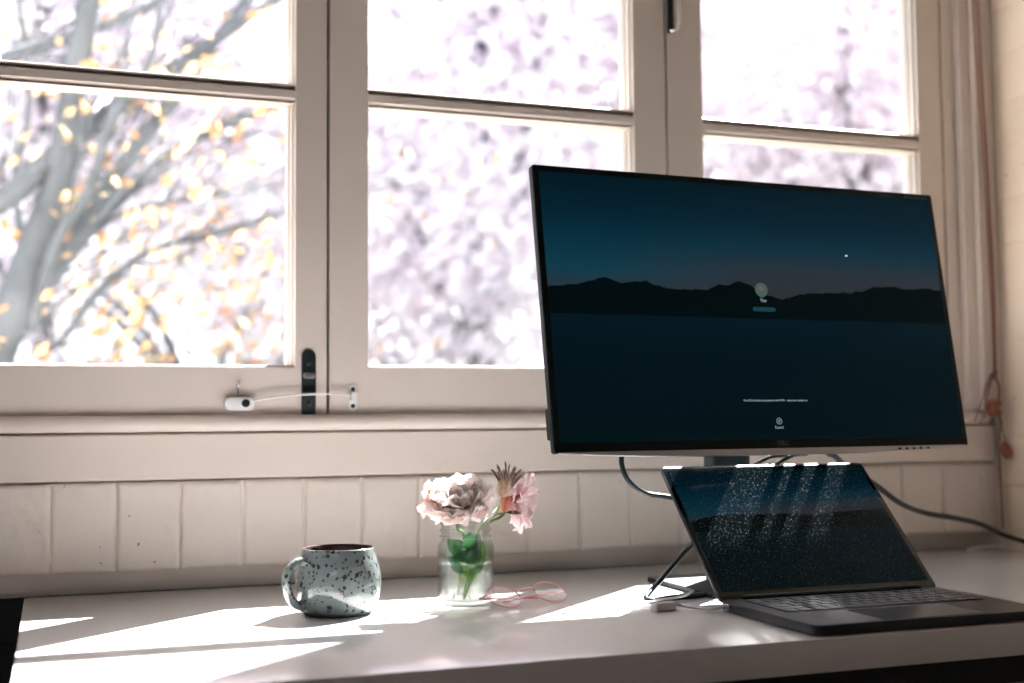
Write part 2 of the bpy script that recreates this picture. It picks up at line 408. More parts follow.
# ------------------------------------------------------------ desk
DX0, DX1, DY0, DY1 = -.032, 1.597, -.684, .0
dk = tag(empty('desk', (.8, -.34, GZ)), 'long white gloss desk running under the window', 'desk')
def rel(o, par): 
    o.parent = par; o.matrix_parent_inverse = Matrix.Translation(-Vector(par.location)); return o
d = MB().prism(rrect(DX0, DX1, DY0, DY1, .006, 3), -.036, 0, 'z', bev=.0015).build('desk_top', M['desk'], None, 30); rel(d, dk)
for lx in (.10, 1.52):
    for ly in (-.60, -.05): rel(MB().box(lx-.022, lx+.022, ly-.022, ly+.022, GZ, -.036, .003).build('leg', M['blackmatte']), dk)
rel(MB().box(.06, 1.54, -.61, -.585, -.085, -.036, .002).box(.06, 1.54, -.065, -.04, -.085, -.036, .002).build('frame_rail', M['blackmatte']), dk)

# flat dark panel over the wall below desk height
struct(MB().box(XL, DX1-.002, .0175, .029, GZ, -.064, .002).box(XL, DX1-.002, .0205, .029, -.064, -.002, .001).build('wall_panel_front', M['dark_panel']))

# ------------------------------------------------------------ mug
def speckle_mat():
    t = NT('speckled_glaze'); p = t.n('ShaderNodeBsdfPrincipled', i_Roughness=.16); p.inputs['Coat Weight'].default_value = .5
    tc = t.n('ShaderNodeTexCoord')
    n0 = t.n('ShaderNodeTexNoise', i_Scale=45., i_Detail=2.); t.l(tc.outputs['Object'], n0.inputs[0])
    ad = t.n('ShaderNodeVectorMath', operation='MULTIPLY_ADD'); t.l(n0.outputs['Color'], ad.inputs[0]); ad.inputs[1].default_value = (.006, .006, .006); t.l(tc.outputs['Object'], ad.inputs[2])
    fac = None
    for sc_, th, pk in ((120, .29, .40), (230, .30, .45), (70, .20, .5)):
        v = t.n('ShaderNodeTexVoronoi', i_Scale=float(sc_)); t.l(ad.outputs[0], v.inputs['Vector'])
        s_ = t.n('ShaderNodeSeparateColor'); t.l(v.outputs['Color'], s_.inputs[0])
        a = t.math('MULTIPLY', t.math('LESS_THAN', v.outputs['Distance'], th), t.math('GREATER_THAN', s_.outputs[0], pk))
        fac = a if fac is None else t.math('MAXIMUM', fac, a)
    n1 = t.n('ShaderNodeTexNoise', i_Scale=18., i_Detail=4.); t.l(tc.outputs['Object'], n1.inputs[0])
    base = t.ramp(n1.outputs[0], [(.35, (.088, .112, .114)), (.7, (.122, .148, .146))])
    mx = t.n('ShaderNodeMix', data_type='RGBA'); t.l(fac, mx.inputs[0]); t.l(base, mx.inputs[6]); mx.inputs[7].default_value = (.022, .017, .02, 1)
    t.l(mx.outputs[2], p.inputs['Base Color']); t.l(p.outputs[0], t.out.inputs[0]); return t.m
M['glaze'] = speckle_mat(); M['mug_in'] = basic('brown_glaze', (.055, .028, .028), .25); M['foot'] = basic('dark_stoneware', (.03, .03, .03), .7)
mc = Vector((.3340, -.3010, 0)); S = 1.0
mg = tag(empty('mug', mc), 'grey stoneware mug with dark speckles standing on the desk left of the jar', 'mug')
out = [(.0392, .0035), (.0410, .0055), (.0436, .0095), (.0468, .016), (.0490, .024), (.0500, .033), (.0496, .043), (.0480, .052), (.0458, .060), (.0436, .0665), (.0424, .0710), (.0418, .0745), (.0412, .0755)]
inn = [(.0412, .0755), (.0402, .0758), (.0392, .0745), (.0395, .070), (.0420, .060), (.045, .048), (.0465, .034), (.0455, .022), (.042, .013), (.034, .008), (0, .0065)]
MB().lathe(out+[(.0404, .0758)], 72).build('body', M['glaze'], mg, 60)
MB().lathe([(.0404, .0758)]+inn[2:], 72).build('inside', M['mug_in'], mg, 60)
MB().lathe([(0, .0005), (.036, .0005), (.0385, .0), (.0398, .002), (.0394, .0036)], 72).build('foot', M['foot'], mg, 60)
hm = MB(); hdir = Matrix.Rotation(R(196), 4, 'Z')
pth = spline([(.040, 0, .0605), (.050, 0, .0630), (.0605, 0, .0575), (.0665, 0, .0440), (.0635, 0, .0270), (.055, 0, .0155), (.046, 0, .0125)], 7)
bh = bmesh.new(); rings = []
for i, pt in enumerate(pth):
    tt = (pth[min(i+1, len(pth)-1)]-pth[max(i-1, 0)]).normalized(); nx = Vector((0, 1, 0)); ny = tt.cross(nx)
    k = i/(len(pth)-1); wd = .0082+.0035*(abs(k-.5)*2)**3; th = .0042+.0025*(abs(k-.5)*2)**3
    rings.append([bh.verts.new(pt+nx*math.cos(a*math.tau/16)*wd+ny*math.sin(a*math.tau/16)*th) for a in range(16)])
for a, c in zip(rings, rings[1:]):
    for k in range(16): bh.faces.new((a[k], a[(k+1) % 16], c[(k+1) % 16], c[k]))
bh.faces.new(rings[0][::-1]); bh.faces.new(rings[-1])
hm.merge(bh, hdir); hm.build('handle', M['glaze'], mg, 60); mg.scale = (1.06,)*3

# ------------------------------------------------------------ jar with flowers
jc = Vector((.5010, -.2950, 0))
jar = tag(empty('glass_jar', jc), 'small clear screw-neck glass jar of water holding the flowers', 'jar')
go = [(0, .0), (.027, .0), (.0305, .002), (.0322, .006), (.0324, .012), (.0324, .062), (.0318, .068), (.0298, .0725), (.0280, .0745), (.0280, .0765), (.0298, .0775), (.0298, .079), (.0278, .080), (.0278, .0835), (.0296, .0845), (.0296, .086), (.0276, .0872), (.0276, .0910), (.0292, .0920), (.0292, .0950), (.0280, .0965)]
gi = [(.0266, .0960), (.0264, .080), (.0268, .074), (.0296, .067), (.0302, .060), (.0302, .012), (.0290, .0065), (.022, .0050), (0, .0048)]
MB().lathe([(a, z+.0003) for a, z in go+gi], 72).build('jar_glass', M['glass'], jar, 50); jar.scale = (1.12, 1.12, 1.11)
MB().lathe([(0, .0053), (.022, .0055), (.0286, .0072), (.0299, .0125), (.0299, .0480), (.0293, .0486), (0, .0484)], 64).build('water', M['water'], jar, 50)

def petal_mat(name, base, tip):
    t = NT(name); at_ = t.n('ShaderNodeAttribute', attribute_name='along')
    col = t.ramp(at_.outputs['Fac'], [(0, base), (.55, tuple((a+2*b_)/3 for a, b_ in zip(base, tip))), (1, tip)])
    d = t.n('ShaderNodeBsdfPrincipled', i_Roughness=.6); t.l(col, d.inputs['Base Color']); r = t.n('ShaderNodeBsdfTranslucent'); t.l(col, r.inputs[0])
    m_ = t.n('ShaderNodeMixShader', i_0=.74); t.l(d.outputs[0], m_.inputs[1]); t.l(r.outputs[0], m_.inputs[2]); t.l(m_.outputs[0], t.out.inputs[0]); return t.m
M['petal'] = petal_mat('pale_pink_petals', (.96, .74, .70), (.97, .93, .92))
M['petal2'] = petal_mat('pink_petals', (.96, .68, .70), (.97, .89, .90))
def blossom(rings_, seed, mat, name, parent, Mx):
    rn = random.Random(seed); bm = bmesh.new(); lay = bm.verts.layers.float.new('along')
    for (n, L, W, tilt, cup, ruf) in rings_:
        off = rn.random()*6
        for i in range(n):
            a = off+i*math.tau/n+rn.uniform(-.2, .2); l_ = L*rn.uniform(.88, 1.1); w_ = W*rn.uniform(.9, 1.12); ti = R(tilt+rn.uniform(-9, 9))
            ph1, ph2 = rn.random()*6, rn.random()*6; N, K = 13, 9; g = []
            for j in range(K):
                v = j/(K-1); row = []
                # the petal's spine bends from upright to its tilt
                ang = ti*(.35+.65*v**.8)
                rr = 0; zz = 0
                for q_ in range(j):
                    vv = (q_+.5)/(K-1); an = ti*(.35+.65*vv**.8); rr += math.sin(an)*l_/(K-1); zz += math.cos(an)*l_/(K-1)
                ww = w_*(math.sin(min(1, v*1.05+.10)*math.pi*.62)**.8)*(1 if v < .85 else 1-.28*((v-.85)/.15)**2)
                for k in range(N):
                    u = k/(N-1)*2-1
                    edge = max(abs(u)**3*.7, v**3)
                    wave = ruf*edge*(math.sin(u*7+ph1)+.6*math.sin(u*13+ph2))
                    c_ = cup*w_*u*u*(.4+.6*v)
                    notch = -.06*l_*v*v*math.sin(u*9+ph2)**2
                    r_ = rr+math.cos(ang)*(wave-c_)+math.sin(ang)*notch+.002; z_ = zz-math.sin(ang)*(wave-c_)*.9+math.cos(ang)*notch
                    lx, ly = r_, ww*u
                    vt = bm.verts.new((lx*math.cos(a)-ly*math.sin(a), lx*math.sin(a)+ly*math.cos(a), z_)); vt[lay] = v
                    row.append(vt)
                g.append(row)
            for j in range(K-1):
                for k in range(N-1): bm.faces.new((g[j][k], g[j][k+1], g[j+1][k+1], g[j+1][k]))
    bmesh.ops.transform(bm, matrix=Mx, verts=bm.verts)
    me = bpy.data.meshes.new(name); bm.to_mesh(me); bm.free()
    for p_ in me.polygons: p_.use_smooth = True
    o = new_obj(name, me, mat, parent)
    so = o.modifiers.new('thick', 'SOLIDIFY'); so.thickness = .0004
    return o
def leaf(mb, base, d, L, W, curl=.3, nrm=(0, -1, .3), fold=.25):
    d = Vector(d).normalized(); n_ = Vector(nrm); s_ = d.cross(n_).normalized(); n_ = s_.cross(d).normalized(); b_ = bmesh.new(); g = []
    for j in range(9):
        v = j/8; wv = W*math.sin(math.pi*min(1, v*.96+.03))**.8; c_ = Vector(base)+d*L*v*math.cos(curl*v)-n_*L*v*math.sin(curl*v)*.6
        g.append([b_.verts.new(c_+s_*wv*u+n_*(abs(u)*wv*fold)) for u in (-1, -.5, 0, .5, 1)])
    for j in range(8):
        for k in range(4): b_.faces.new((g[j][k], g[j][k+1], g[j+1][k+1], g[j+1][k]))
    r_ = bmesh.ops.solidify(b_, geom=b_.faces[:], thickness=.0005); mb.merge(b_)

M['leafgreen'] = basic('rose_leaf', (.22, .42, .12), .4, var=.35, scale=60)
M['leafdeep'] = basic('deep_green_leaf', (.05, .20, .08), .4, var=.4, scale=60)

rose = tag(empty('rose', jc), 'large pale pink ruffled rose leaning left over the jar', 'flower', 'flowers in the jar')
rc = Vector((.4775, -.3350, .1360))-jc
axis = Vector((-.20, -.50, .84)).normalized()
MX = Matrix.Translation(rc-axis*.020) @ axis.to_track_quat('Z', 'Y').to_matrix().to_4x4() @ Matrix.Diagonal((1.13, 1.0, 1.1, 1))
blossom([(3, .022, .013, 12, .5, .0022), (4, .029, .018, 26, .4, .0034), (5, .035, .021, 44, .3, .0042), (6, .040, .024, 62, .2, .0048), (7, .043, .026, 80, .1, .0050), (6, .044, .027, 98, .05, .0050)], 5, M['petal'], 'blossom', rose, MX)
sp_ = spline([rc-axis*.02, rc-axis*.03+Vector((0, .004, -.012)), (-.006, -.010, .090), (-.004, -.002, .060), (-.010, .004, .030), (-.014, .008, .0085)], 6)
MB().tube(sp_, .0019, 8).build('stem', M['stem'], rose, 180)
lf = MB()
rl = random.Random(4)
for k in range(14):
    a_ = rl.random()*math.tau
    leaf(lf, (math.cos(a_)*.010, math.sin(a_)*.010-.003, rl.uniform(.048, .078)), (math.cos(a_)*.5, math.sin(a_)*.5, 1), rl.uniform(.014, .022), rl.uniform(.004, .0065))
for bs, dd, L, W_ in (((-.006, -.012, .055), (-.35, -.1, .8), .034, .007), ((-.004, -.012, .050), (.5, -.2, .75), .034, .007), ((-.008, -.014, .042), (-.6, -.1, .45), .020, .006), ((.0, -.014, .040), (.6, -.2, .35), .022, .005), ((-.002, -.010, .062), (.15, -.2, .9), .030, .010), ((-.008, .006, .060), (-.4, .1, .9), .028, .008), ((.004, .008, .066), (.3, .1, .9), .028, .009), ((-.010, -.004, .050), (-.7, .1, .6), .020, .005), ((-.004, .010, .045), (.1, .1, .9), .034, .010)):
    leaf(lf, bs, dd, L, W_)
lf.build('leaf', M['leafdeep'], rose, 60)
bud = MB(); ob = at(427, 493, 1, -.335)-jc
leaf(bud, ob+Vector((.012, .004, -.010)), (-.85, -.25, .6), .022, .010, .4); bud.build('stained_petal', M['petal'], rose, 60)
sp2 = MB(); sp2.sphere(ob+Vector((.002, -.0045, .0016)), .0034, (.7, .35, 1)); sp2.build('orange_stain', basic('orange_spot', (.80, .30, .12), .7), rose, 180)

ros2 = tag(empty('rose', jc), 'smaller pink rose turned right behind the dried grass head', 'flower', 'flowers in the jar')
rc2 = Vector((.5835, -.2720, .1290))-jc; ax2 = Vector((.62, -.55, -.10)).normalized()
MX2 = Matrix.Translation(rc2-ax2*.012) @ ax2.to_track_quat('Z', 'Y').to_matrix().to_4x4()
blossom([(3, .024, .015, 20, .4, .0022), (5, .034, .020, 42, .3, .0034), (5, .040, .023, 66, .15, .0042), (5, .043, .025, 92, .05, .0045)], 9, M['petal2'], 'blossom', ros2, MX2)
MB().tube(spline([rc2-ax2*.012, rc2-ax2*.022+Vector((-.01, 0, -.014)), (.022, .002, .098), (.012, .006, .06), (.006, .010, .03), (.0, .012, .009)], 6), .0017, 8).build('stem', M['stem'], ros2, 180)
lf = MB()
for bs, dd, L, W_ in (((.008, .004, .052), (.45, -.3, .8), .032, .011), ((.006, .002, .045), (-.3, -.5, .7), .034, .011), ((.005, .0, .036), (.5, -.4, .5), .024, .005), ((.012, .002, .066), (-.2, -.3, .8), .026, .007), ((.006, -.006, .034), (-.7, -.3, .5), .020, .004), ((.010, -.012, .050), (.7, -.2, .5), .018, .004), ((.002, -.016, .030), (.2, -.2, .8), .022, .005)):
    leaf(lf, bs, dd, L, W_)
lf.build('leaf', M['leafgreen'], ros2, 60)

# bunny tail grass head
gr = tag(empty('bunny_tail_grass', jc), 'fluffy beige dried grass head in front of the smaller rose', 'dried flower', 'flowers in the jar')
g0 = at(502, 498, 1, -.315)-jc; g1_ = at(507, 477, 1, -.315)-jc; gd = (g1_-g0).normalized(); gcn = (g0+g1_)/2
tf = MB(); tf.sphere(gcn, .0072, (1, 1, 1.75), 18, gd.to_track_quat('Z', 'Y').to_matrix().to_4x4())
rn = random.Random(8); bz = bmesh.new()
for i in range(900):
    th, zz = rn.random()*math.tau, rn.uniform(-1, 1); rxy = math.sqrt(1-zz*zz); q_ = gd.to_track_quat('Z', 'Y')
    n_ = q_ @ Vector((rxy*math.cos(th), rxy*math.sin(th), zz)); p_ = gcn+q_ @ Vector((rxy*math.cos(th)*.0071, rxy*math.sin(th)*.0071, zz*.0125))
    d_ = (n_+gd*.9+Vector((rn.uniform(-.3, .3),)*3)).normalized(); s_ = d_.cross(Vector((rn.uniform(-1, 1), 1, rn.uniform(-1, 1)))).normalized()*.00022
    L = rn.uniform(.003, .006); bz.faces.new([bz.verts.new(p_-s_), bz.verts.new(p_+s_), bz.verts.new(p_+d_*L)])
tf.merge(bz); tf.build('grass_tuft', basic('beige_fluff', (.62, .46, .36), .9, var=.3, scale=150), gr, 60)
MB().tube(spline([g0, g0+Vector((-.006, .004, -.02)), (.012, -.010, .088), (.010, -.004, .05), (.004, .0, .008)], 6), .0009, 6).build('stem', basic('straw_stem', (.35, .33, .14), .6), gr, 180)

# spiky dried flower with a red calyx
dr = tag(empty('dried_thistle', jc), 'spiky brown dried flower with a reddish calyx rising highest from the jar', 'dried flower', 'flowers in the jar')
h0 = at(505, 510, 1, -.300)-jc; hu = (at(508, 462, 1, -.300)-jc-h0).normalized()
sk = MB(); q_ = hu.to_track_quat('Z', 'Y')
for i in range(24):
    a = i*2.4; sp = .15+.62*math.sqrt(i/24); d_ = q_ @ Vector((math.cos(a)*math.sin(sp), math.sin(a)*math.sin(sp)*.7, math.cos(sp)))
    b0 = h0+hu*.018+d_*.013; L = rn.uniform(.024, .036)*(1-.2*sp); bend = q_ @ Vector((math.cos(a), math.sin(a), 0))*.004
    sk.tube(spline([b0, b0+d_*L*.5, b0+d_*L*.85+bend*.5, b0+d_*L+bend], 3), [.0011, .0011, .0012, .0012, .0012, .0012, .0013, .0011, .0008, .0004], 6)
sk.build('spikes', basic('dried_brown', (.20, .13, .10), .8, var=.4, scale=120), dr, 180)
cx = MB(); cx.lathe([(0, 0), (.0035, .001), (.0065, .006), (.0078, .013), (.0065, .019), (.0035, .022), (0, .023)], 20, Matrix.Translation(h0-hu*.003) @ q_.to_matrix().to_4x4())
for a in (-.9, .1, 1.0, 2.4):
    leaf(cx, h0+hu*.004, q_ @ Vector((math.cos(a)*.5, -abs(math.sin(a))*.4-.2, .9)), .020, .0035, .5)
cx.build('calyx', basic('red_calyx', (.52, .16, .11), .6, var=.35, scale=100), dr, 60)
gl_ = MB(); leaf(gl_, h0-hu*.003, at(527, 511, 1, -.31)-jc-h0, .022, .0042, .1, (0, -.6, .8)); leaf(gl_, h0-hu*.004, at(484, 514, 1, -.33)-jc-h0, .022, .0025, .1, (0, -.4, .8))
gl_.build('leaf', basic('olive_leaf', (.20, .22, .07), .5, var=.4, scale=120), dr, 60)
MB().tube(spline([h0-hu*.002, h0-hu*.006+Vector((-.006, 0, -.003)), (.016, -.006, .094), (.018, -.008, .060), (.006, -.006, .03), (-.004, -.004, .0085)], 6), .0019, 8).build('stem', M['stem'], dr, 180)

# ------------------------------------------------------------ spectacles
gc = Vector((.5650, -.3280, 0))
gs = tag(empty('eyeglasses', gc, (0, 0, 0)), 'thin pink wire-rimmed eyeglasses lying folded on the desk right of the jar', 'eyeglasses')
l1 = at(504, 604, 1, -.335)-gc; l2 = at(550, 600, 1, -.315)-gc
ln = Vector((-.10, -.58, .81)).normalized()
xax = (l2-l1).normalized(); yax = ln.cross(xax).normalized(); ln = xax.cross(yax)
RM = Matrix((xax, yax, ln)).transposed().to_4x4()
for c_ in (l1, l2):
    c_.z = max(c_.z, .0128)
    TM = Matrix.Translation(c_) @ RM
    rm = MB(); rm.ring((0, 0, 0), .0215, .0006, (0, 0, 1), 48, 8, 1.12, .93, TM); ro = rm.build('rim', M['pinkwire'], gs, 180)
    ls = MB(); ls.lathe([(0, .0012), (.010, .0009), (.0213, 0), (.0213, -.0012), (.010, -.0003), (0, 0)], 40, TM @ Matrix.Diagonal((1.12, .93, 1, 1))); ls.build('lens', M['lens'], gs, 60)
def gp(c_, x_, y_, z_=0): return c_+xax*x_+yax*y_+ln*z_
br_ = MB(); br_.tube(spline([gp(l1, .0215, .004), gp(l1, .026, .0085, .002), gp(l2, -.026, .0085, .002), gp(l2, -.0215, .004)], 6), .0009, 8); br_.build('bridge', M['pinkwire'], gs, 180)
for c_, sgn in ((l1, 1), (l2, -1)):
    np_ = MB(); np_.tube([gp(c_, sgn*.021, -.005), gp(c_, sgn*.0225, -.007, -.005)], .0006, 6); np_.sphere(gp(c_, sgn*.023, -.008, -.006), .0035, (.6, 1, .5), 12); np_.build('nose_pad', M['lens'], gs, 180)
for c_, sgn, ln_ in ((l1, -1, 1), (l2, 1, .94)):
    h_ = gp(c_, sgn*.0235, .006); he = gp(c_, sgn*.0275, .006, -.004)
    far = he+xax*(-sgn)*.095*ln_+Vector((0, .018, 0)); far.z = .002
    mid_ = (he+far)/2; mid_.z = .007 if he.z > .012 else he.z
    ta = MB(); ta.tube(spline([h_, he, he+Vector((-sgn*-.0, .005, -.002)), mid_, far], 6), .0011, 8); ta.build('temple_arm', M['pinkwire'], gs, 180)

# ------------------------------------------------------------ wallpaper shader shared by both displays
def screen_mat(name, gain, ridge, flip=False, dusty=False):
    """night lake wallpaper; uses the panel's generated coordinates (x across, z up)"""
    t = NT(name); tc = t.n('ShaderNodeTexCoord'); sp = t.n('ShaderNodeSeparateXYZ'); t.l(tc.outputs['UV'], sp.inputs[0])
    X, Z = sp.outputs[0], sp.outputs[1]
    sky = t.ramp(Z, [(.60, (.050, .062, .080)), (.66, (.042, .064, .086)), (.74, (.010, .060, .100)), (.84, (.0035, .034, .062)), (1.0, (.0020, .018, .030))])
    skyl = t.ramp(Z, [(.56, (.040, .070, .100)), (.64, (.010, .085, .135)), (.76, (.004, .055, .095)), (.86, (.0025, .032, .058)), (1.0, (.0018, .018, .030))])
    mxs = t.n('ShaderNodeMix', data_type='RGBA'); t.l(t.ramp(X, [(.12, (0, 0, 0)), (.5, (1, 1, 1))]), mxs.inputs[0]); t.l(skyl, mxs.inputs[6]); t.l(sky, mxs.inputs[7])
    rg = t.ramp(X, [(p_, (h_,)*3) for p_, h_ in ridge])
    nz = t.n('ShaderNodeTexNoise', noise_dimensions='1D', i_Scale=34., i_Detail=5.); t.l(X, nz.inputs['W'])
    h = t.math('ADD', rg, t.math('MULTIPLY', t.math('SUBTRACT', nz.outputs[0], .5), .024))
    ism = t.math('LESS_THAN', Z, h)
    lake = t.ramp(Z, [(0, (.0015, .0115, .0165)), (.3, (.0015, .0125, .020)), (.49, (.0022, .017, .031))])
    a = t.n('ShaderNodeMix', data_type='RGBA'); t.l(ism, a.inputs[0]); t.l(mxs.outputs[2], a.inputs[6]); a.inputs[7].default_value = (.0010, .0062, .0080, 1)
    a2 = t.n('ShaderNodeMix', data_type='RGBA'); t.l(t.math('LESS_THAN', Z, .466), a2.inputs[0]); t.l(a.outputs[2], a2.inputs[6]); t.l(lake, a2.inputs[7])
    em = t.n('ShaderNodeEmission', i_Strength=gain); t.l(a2.outputs[2], em.inputs[0])
    p = t.n('ShaderNodeBsdfPrincipled', i_Roughness=.3 if not dusty else .09); p.inputs['Base Color'].default_value = (.0006, .002, .0025, 1)
    p.inputs['Specular IOR Level'].default_value = .06
    if dusty:
        fac = None
        o2 = t.n('ShaderNodeTexCoord')
        for sc_, th, pk in ((420., .25, .84), (800., .29, .85), (230., .11, .86)):
            v = t.n('ShaderNodeTexVoronoi', i_Scale=sc_); t.l(o2.outputs['Object'], v.inputs['Vector'])
            s_ = t.n('ShaderNodeSeparateColor'); t.l(v.outputs['Color'], s_.inputs[0])
            q = t.math('MULTIPLY', t.math('LESS_THAN', v.outputs['Distance'], th), t.math('GREATER_THAN', s_.outputs[0], pk))
            fac = q if fac is None else t.math('MAXIMUM', fac, q)
        mc_ = t.n('ShaderNodeMix', data_type='RGBA'); t.l(fac, mc_.inputs[0]); mc_.inputs[6].default_value = (.0012, .0025, .003, 1); mc_.inputs[7].default_value = (.13, .14, .15, 1)
        t.l(mc_.outputs[2], p.inputs['Base Color'])
    ad = t.n('ShaderNodeAddShader'); t.l(em.outputs[0], ad.inputs[0]); t.l(p.outputs[0], ad.inputs[1]); t.l(ad.outputs[0], t.out.inputs[0]); return t.m
ridge_m = [(0, .562), (.06, .575), (.125, .606), (.17, .588), (.22, .597), (.28, .570), (.36, .573), (.445, .608), (.48, .600), (.52, .562), (.56, .543), (.60, .566), (.66, .578), (.74, .580), (.82, .612), (.86, .615), (.90, .604), (.955, .614), (1, .610)]
M['screen'] = screen_mat('monitor_picture', .27, ridge_m)
M['lidscreen'] = screen_mat('laptop_picture', .16, [(0, .555), (.1, .60), (.22, .612), (.34, .600), (.5, .60), (.62, .575), (.75, .60), (1, .615)], dusty=True)

def uv_panel(name, x0, x1, z0, z1, y, mat, parent, r=0.0):
    """front panel in the local xz plane, UV 0..1"""
    me = bpy.data.meshes.new(name); t = .0008
    vs = [(x0, y, z0), (x1, y, z0), (x1, y, z1), (x0, y, z1), (x0, y+t, z0), (x1, y+t, z0), (x1, y+t, z1), (x0, y+t, z1)]
    fs = [(0, 1, 2, 3), (5, 4, 7, 6), (4, 0, 3, 7), (1, 5, 6, 2), (3, 2, 6, 7), (4, 5, 1, 0)]
    me.from_pydata(vs, [], fs); uv = me.uv_layers.new(name='UVMap')
    for li, lp in enumerate(me.loops):
        v = vs[lp.vertex_index]; uv.data[li].uv = ((v[0]-x0)/(x1-x0), (v[2]-z0)/(z1-z0))
    return new_obj(name, me, mat, parent)

# ------------------------------------------------------------ monitor
s_ = 1.08; MW, MH = .611*s_, .353*s_
mcen = Vector((.9167, -.3392, .3815)); myaw, mtilt = -.0496, -.1648
fm = Vector((math.sin(myaw)*math.cos(mtilt), math.cos(myaw)*math.cos(mtilt), math.sin(mtilt)))
am = Vector((math.cos(myaw), -math.sin(myaw), 0)); bmv = am.cross(fm)
mon = empty('monitor'); mon.matrix_world = Matrix(((am.x, fm.x, bmv.x, mcen.x), (am.y, fm.y, bmv.y, mcen.y), (am.z, fm.z, bmv.z, mcen.z), (0, 0, 0, 1)))
tag(mon, 'large wide black monitor on a dark stand showing a night lake lock screen', 'monitor')
hw_, hh_ = MW/2, MH/2
MB().prism(rrect(-hw_, hw_, -hh_, hh_, .004, 4), .0012, .012, 'y', bev=.0008).build('panel_shell', M['black'], mon, 40)
uv_panel('bezel_glass', -hw_+.0012, hw_-.0012, -hh_+.0012, hh_-.0012, .0006, basic('bezel_black', (.0015, .009, .010), .3, spec=.25), mon)
uv_panel('screen', -hw_+.009, hw_-.009, -hh_+.013, hh_-.009, -.0001, M['screen'], mon)
# deeper rear housing
q = MB()
q.box(-hw_+.002, hw_-.002, .010, .026, -hh_+.019, -hh_+.060, .003); q.box(-.20, .20, .010, .045, -hh_+.10, hh_-.06, .012, 3)
q.build('rear_housing', M['black'], mon, 40)
# silver lip under the screen, bowed downward
lip = [(-hw_+.006, -hh_+.001)]
NB = 40
for i in range(NB+1):
    u = -1+2*i/NB; lip.append(((hw_-.006)*u, -hh_-.0075*(1-abs(u)**3.2)))
lip.append((hw_-.006, -hh_+.001))
MB().prism(lip, .0004, .009, 'y', bev=.0006).build('silver_lip', M['silver'], mon, 40)
for i in range(5):
    MB().sphere((.205+.0125*i, -.0001, -hh_-.0030+.0001*i), .0020, (1.5, .5, .8), 10).build('button', M['blackmatte'], mon, 180)

def text_mesh(body, size, loc, mat, parent, name, M_=None, ext=.0001, bold=0):
    cu = bpy.data.curves.new(name, 'FONT'); cu.body = body; cu.size = size; cu.align_x = 'CENTER'; cu.align_y = 'CENTER'; cu.extrude = ext; cu.offset = bold
    tmp = bpy.data.objects.new('tmp', cu); COL.objects.link(tmp); dg = bpy.context.evaluated_depsgraph_get()
    me = bpy.data.meshes.new_from_object(tmp.evaluated_get(dg)); bpy.data.objects.remove(tmp)
    me.transform(Matrix.Translation(loc) @ Matrix.Rotation(R(90), 4, 'X')); return new_obj(name, me, mat, parent)
def emis(name, col, s=1):
    t = NT(name); e_ = t.n('ShaderNodeEmission', i_Strength=s); e_.inputs[0].default_value = c3(col); t.l(e_.outputs[0], t.out.inputs[0]); return t.m
def mlocal(px, py, yy=-.0008):
    """point of the screen plane for a measured place on it"""
    n_ = fm; d = fw*F_PX+rt*(px-512)-up*(py-341.5); t_ = (mcen-CAM).dot(n_)/d.dot(n_); P = CAM+d*t_-mcen
    return Vector((P.dot(am), yy, P.dot(bmv)))
scr = [o for o in mon.children if o.name == 'screen'][0]
white = emis('screen_text', (.18, .23, .25), 1); dim = emis('screen_text_dim', (.006, .026, .035), 1)
text_mesh('DELL', .0085, mlocal(783.5, 443, .0002), basic('logo_grey', (.10, .12, .12), .4), mon, 'logo', bold=.0001)
text_mesh('Mac OS is locked and updated with WiFi   automatic update on', .0040, mlocal(775.5, 400.5), white, scr, 'message_text')
text_mesh('Cancel', .0050, mlocal(779, 427.5), white, scr, 'button_text')
cc = mlocal(779, 421.2)
MB().ring(cc, .0040, .00035, (0, 1, 0), 28, 6).tube([cc+Vector((-.0016, 0, -.0016)), cc+Vector((.0016, 0, .0016))], .0003, 5).tube([cc+Vector((.0016, 0, -.0016)), cc+Vector((-.0016, 0, .0016))], .0003, 5).build('cancel_button', white, scr, 180)
text_mesh('Tim', .0065, mlocal(763, 300.8), white, scr, 'user_name')
pf = mlocal(764, 309.5); MB().prism(rrect(pf.x-.0185, pf.x+.0185, pf.z-.0030, pf.z+.0030, .0028, 5), -.0010, -.0004, 'y').build('password_field', dim, scr)
ac = mlocal(761, 290)
av = MB(); av.ring(ac, .0092, .0010, (0, 1, 0), 32, 6); av.prism([(ac.x+.0085*math.cos(R(a))*(1 if math.sin(R(a)) > 0 else .9), ac.z+.0085*math.sin(R(a))*(1 if math.sin(R(a)) > 0 else 1.3)) for a in range(0, 360, 15)], -.0010, -.0004, 'y')
av.build('user_picture', emis('avatar_green', (.035, .062, .05), 1), scr)
MB().sphere(ac+Vector((0, -.0003, .002)), .0030, (1, .1, 1), 12).build('user_picture_centre', emis('avatar_red', (.13, .05, .04), 1), scr, 180)
MB().sphere(mlocal(846, 256), .0014, (1.6, .1, .8), 8).build('star', emis('star', (.45, .55, .65), 1), scr, 180)
ic = MB()
for px_ in (905, 910, 916, 922): ic.sphere(mlocal(px_, 197.3+(px_-905)*.10), .0016, (1.2, .1, .8), 8)
ic.build('status_icons', emis('status', (.02, .035, .045), 1), scr, 180)
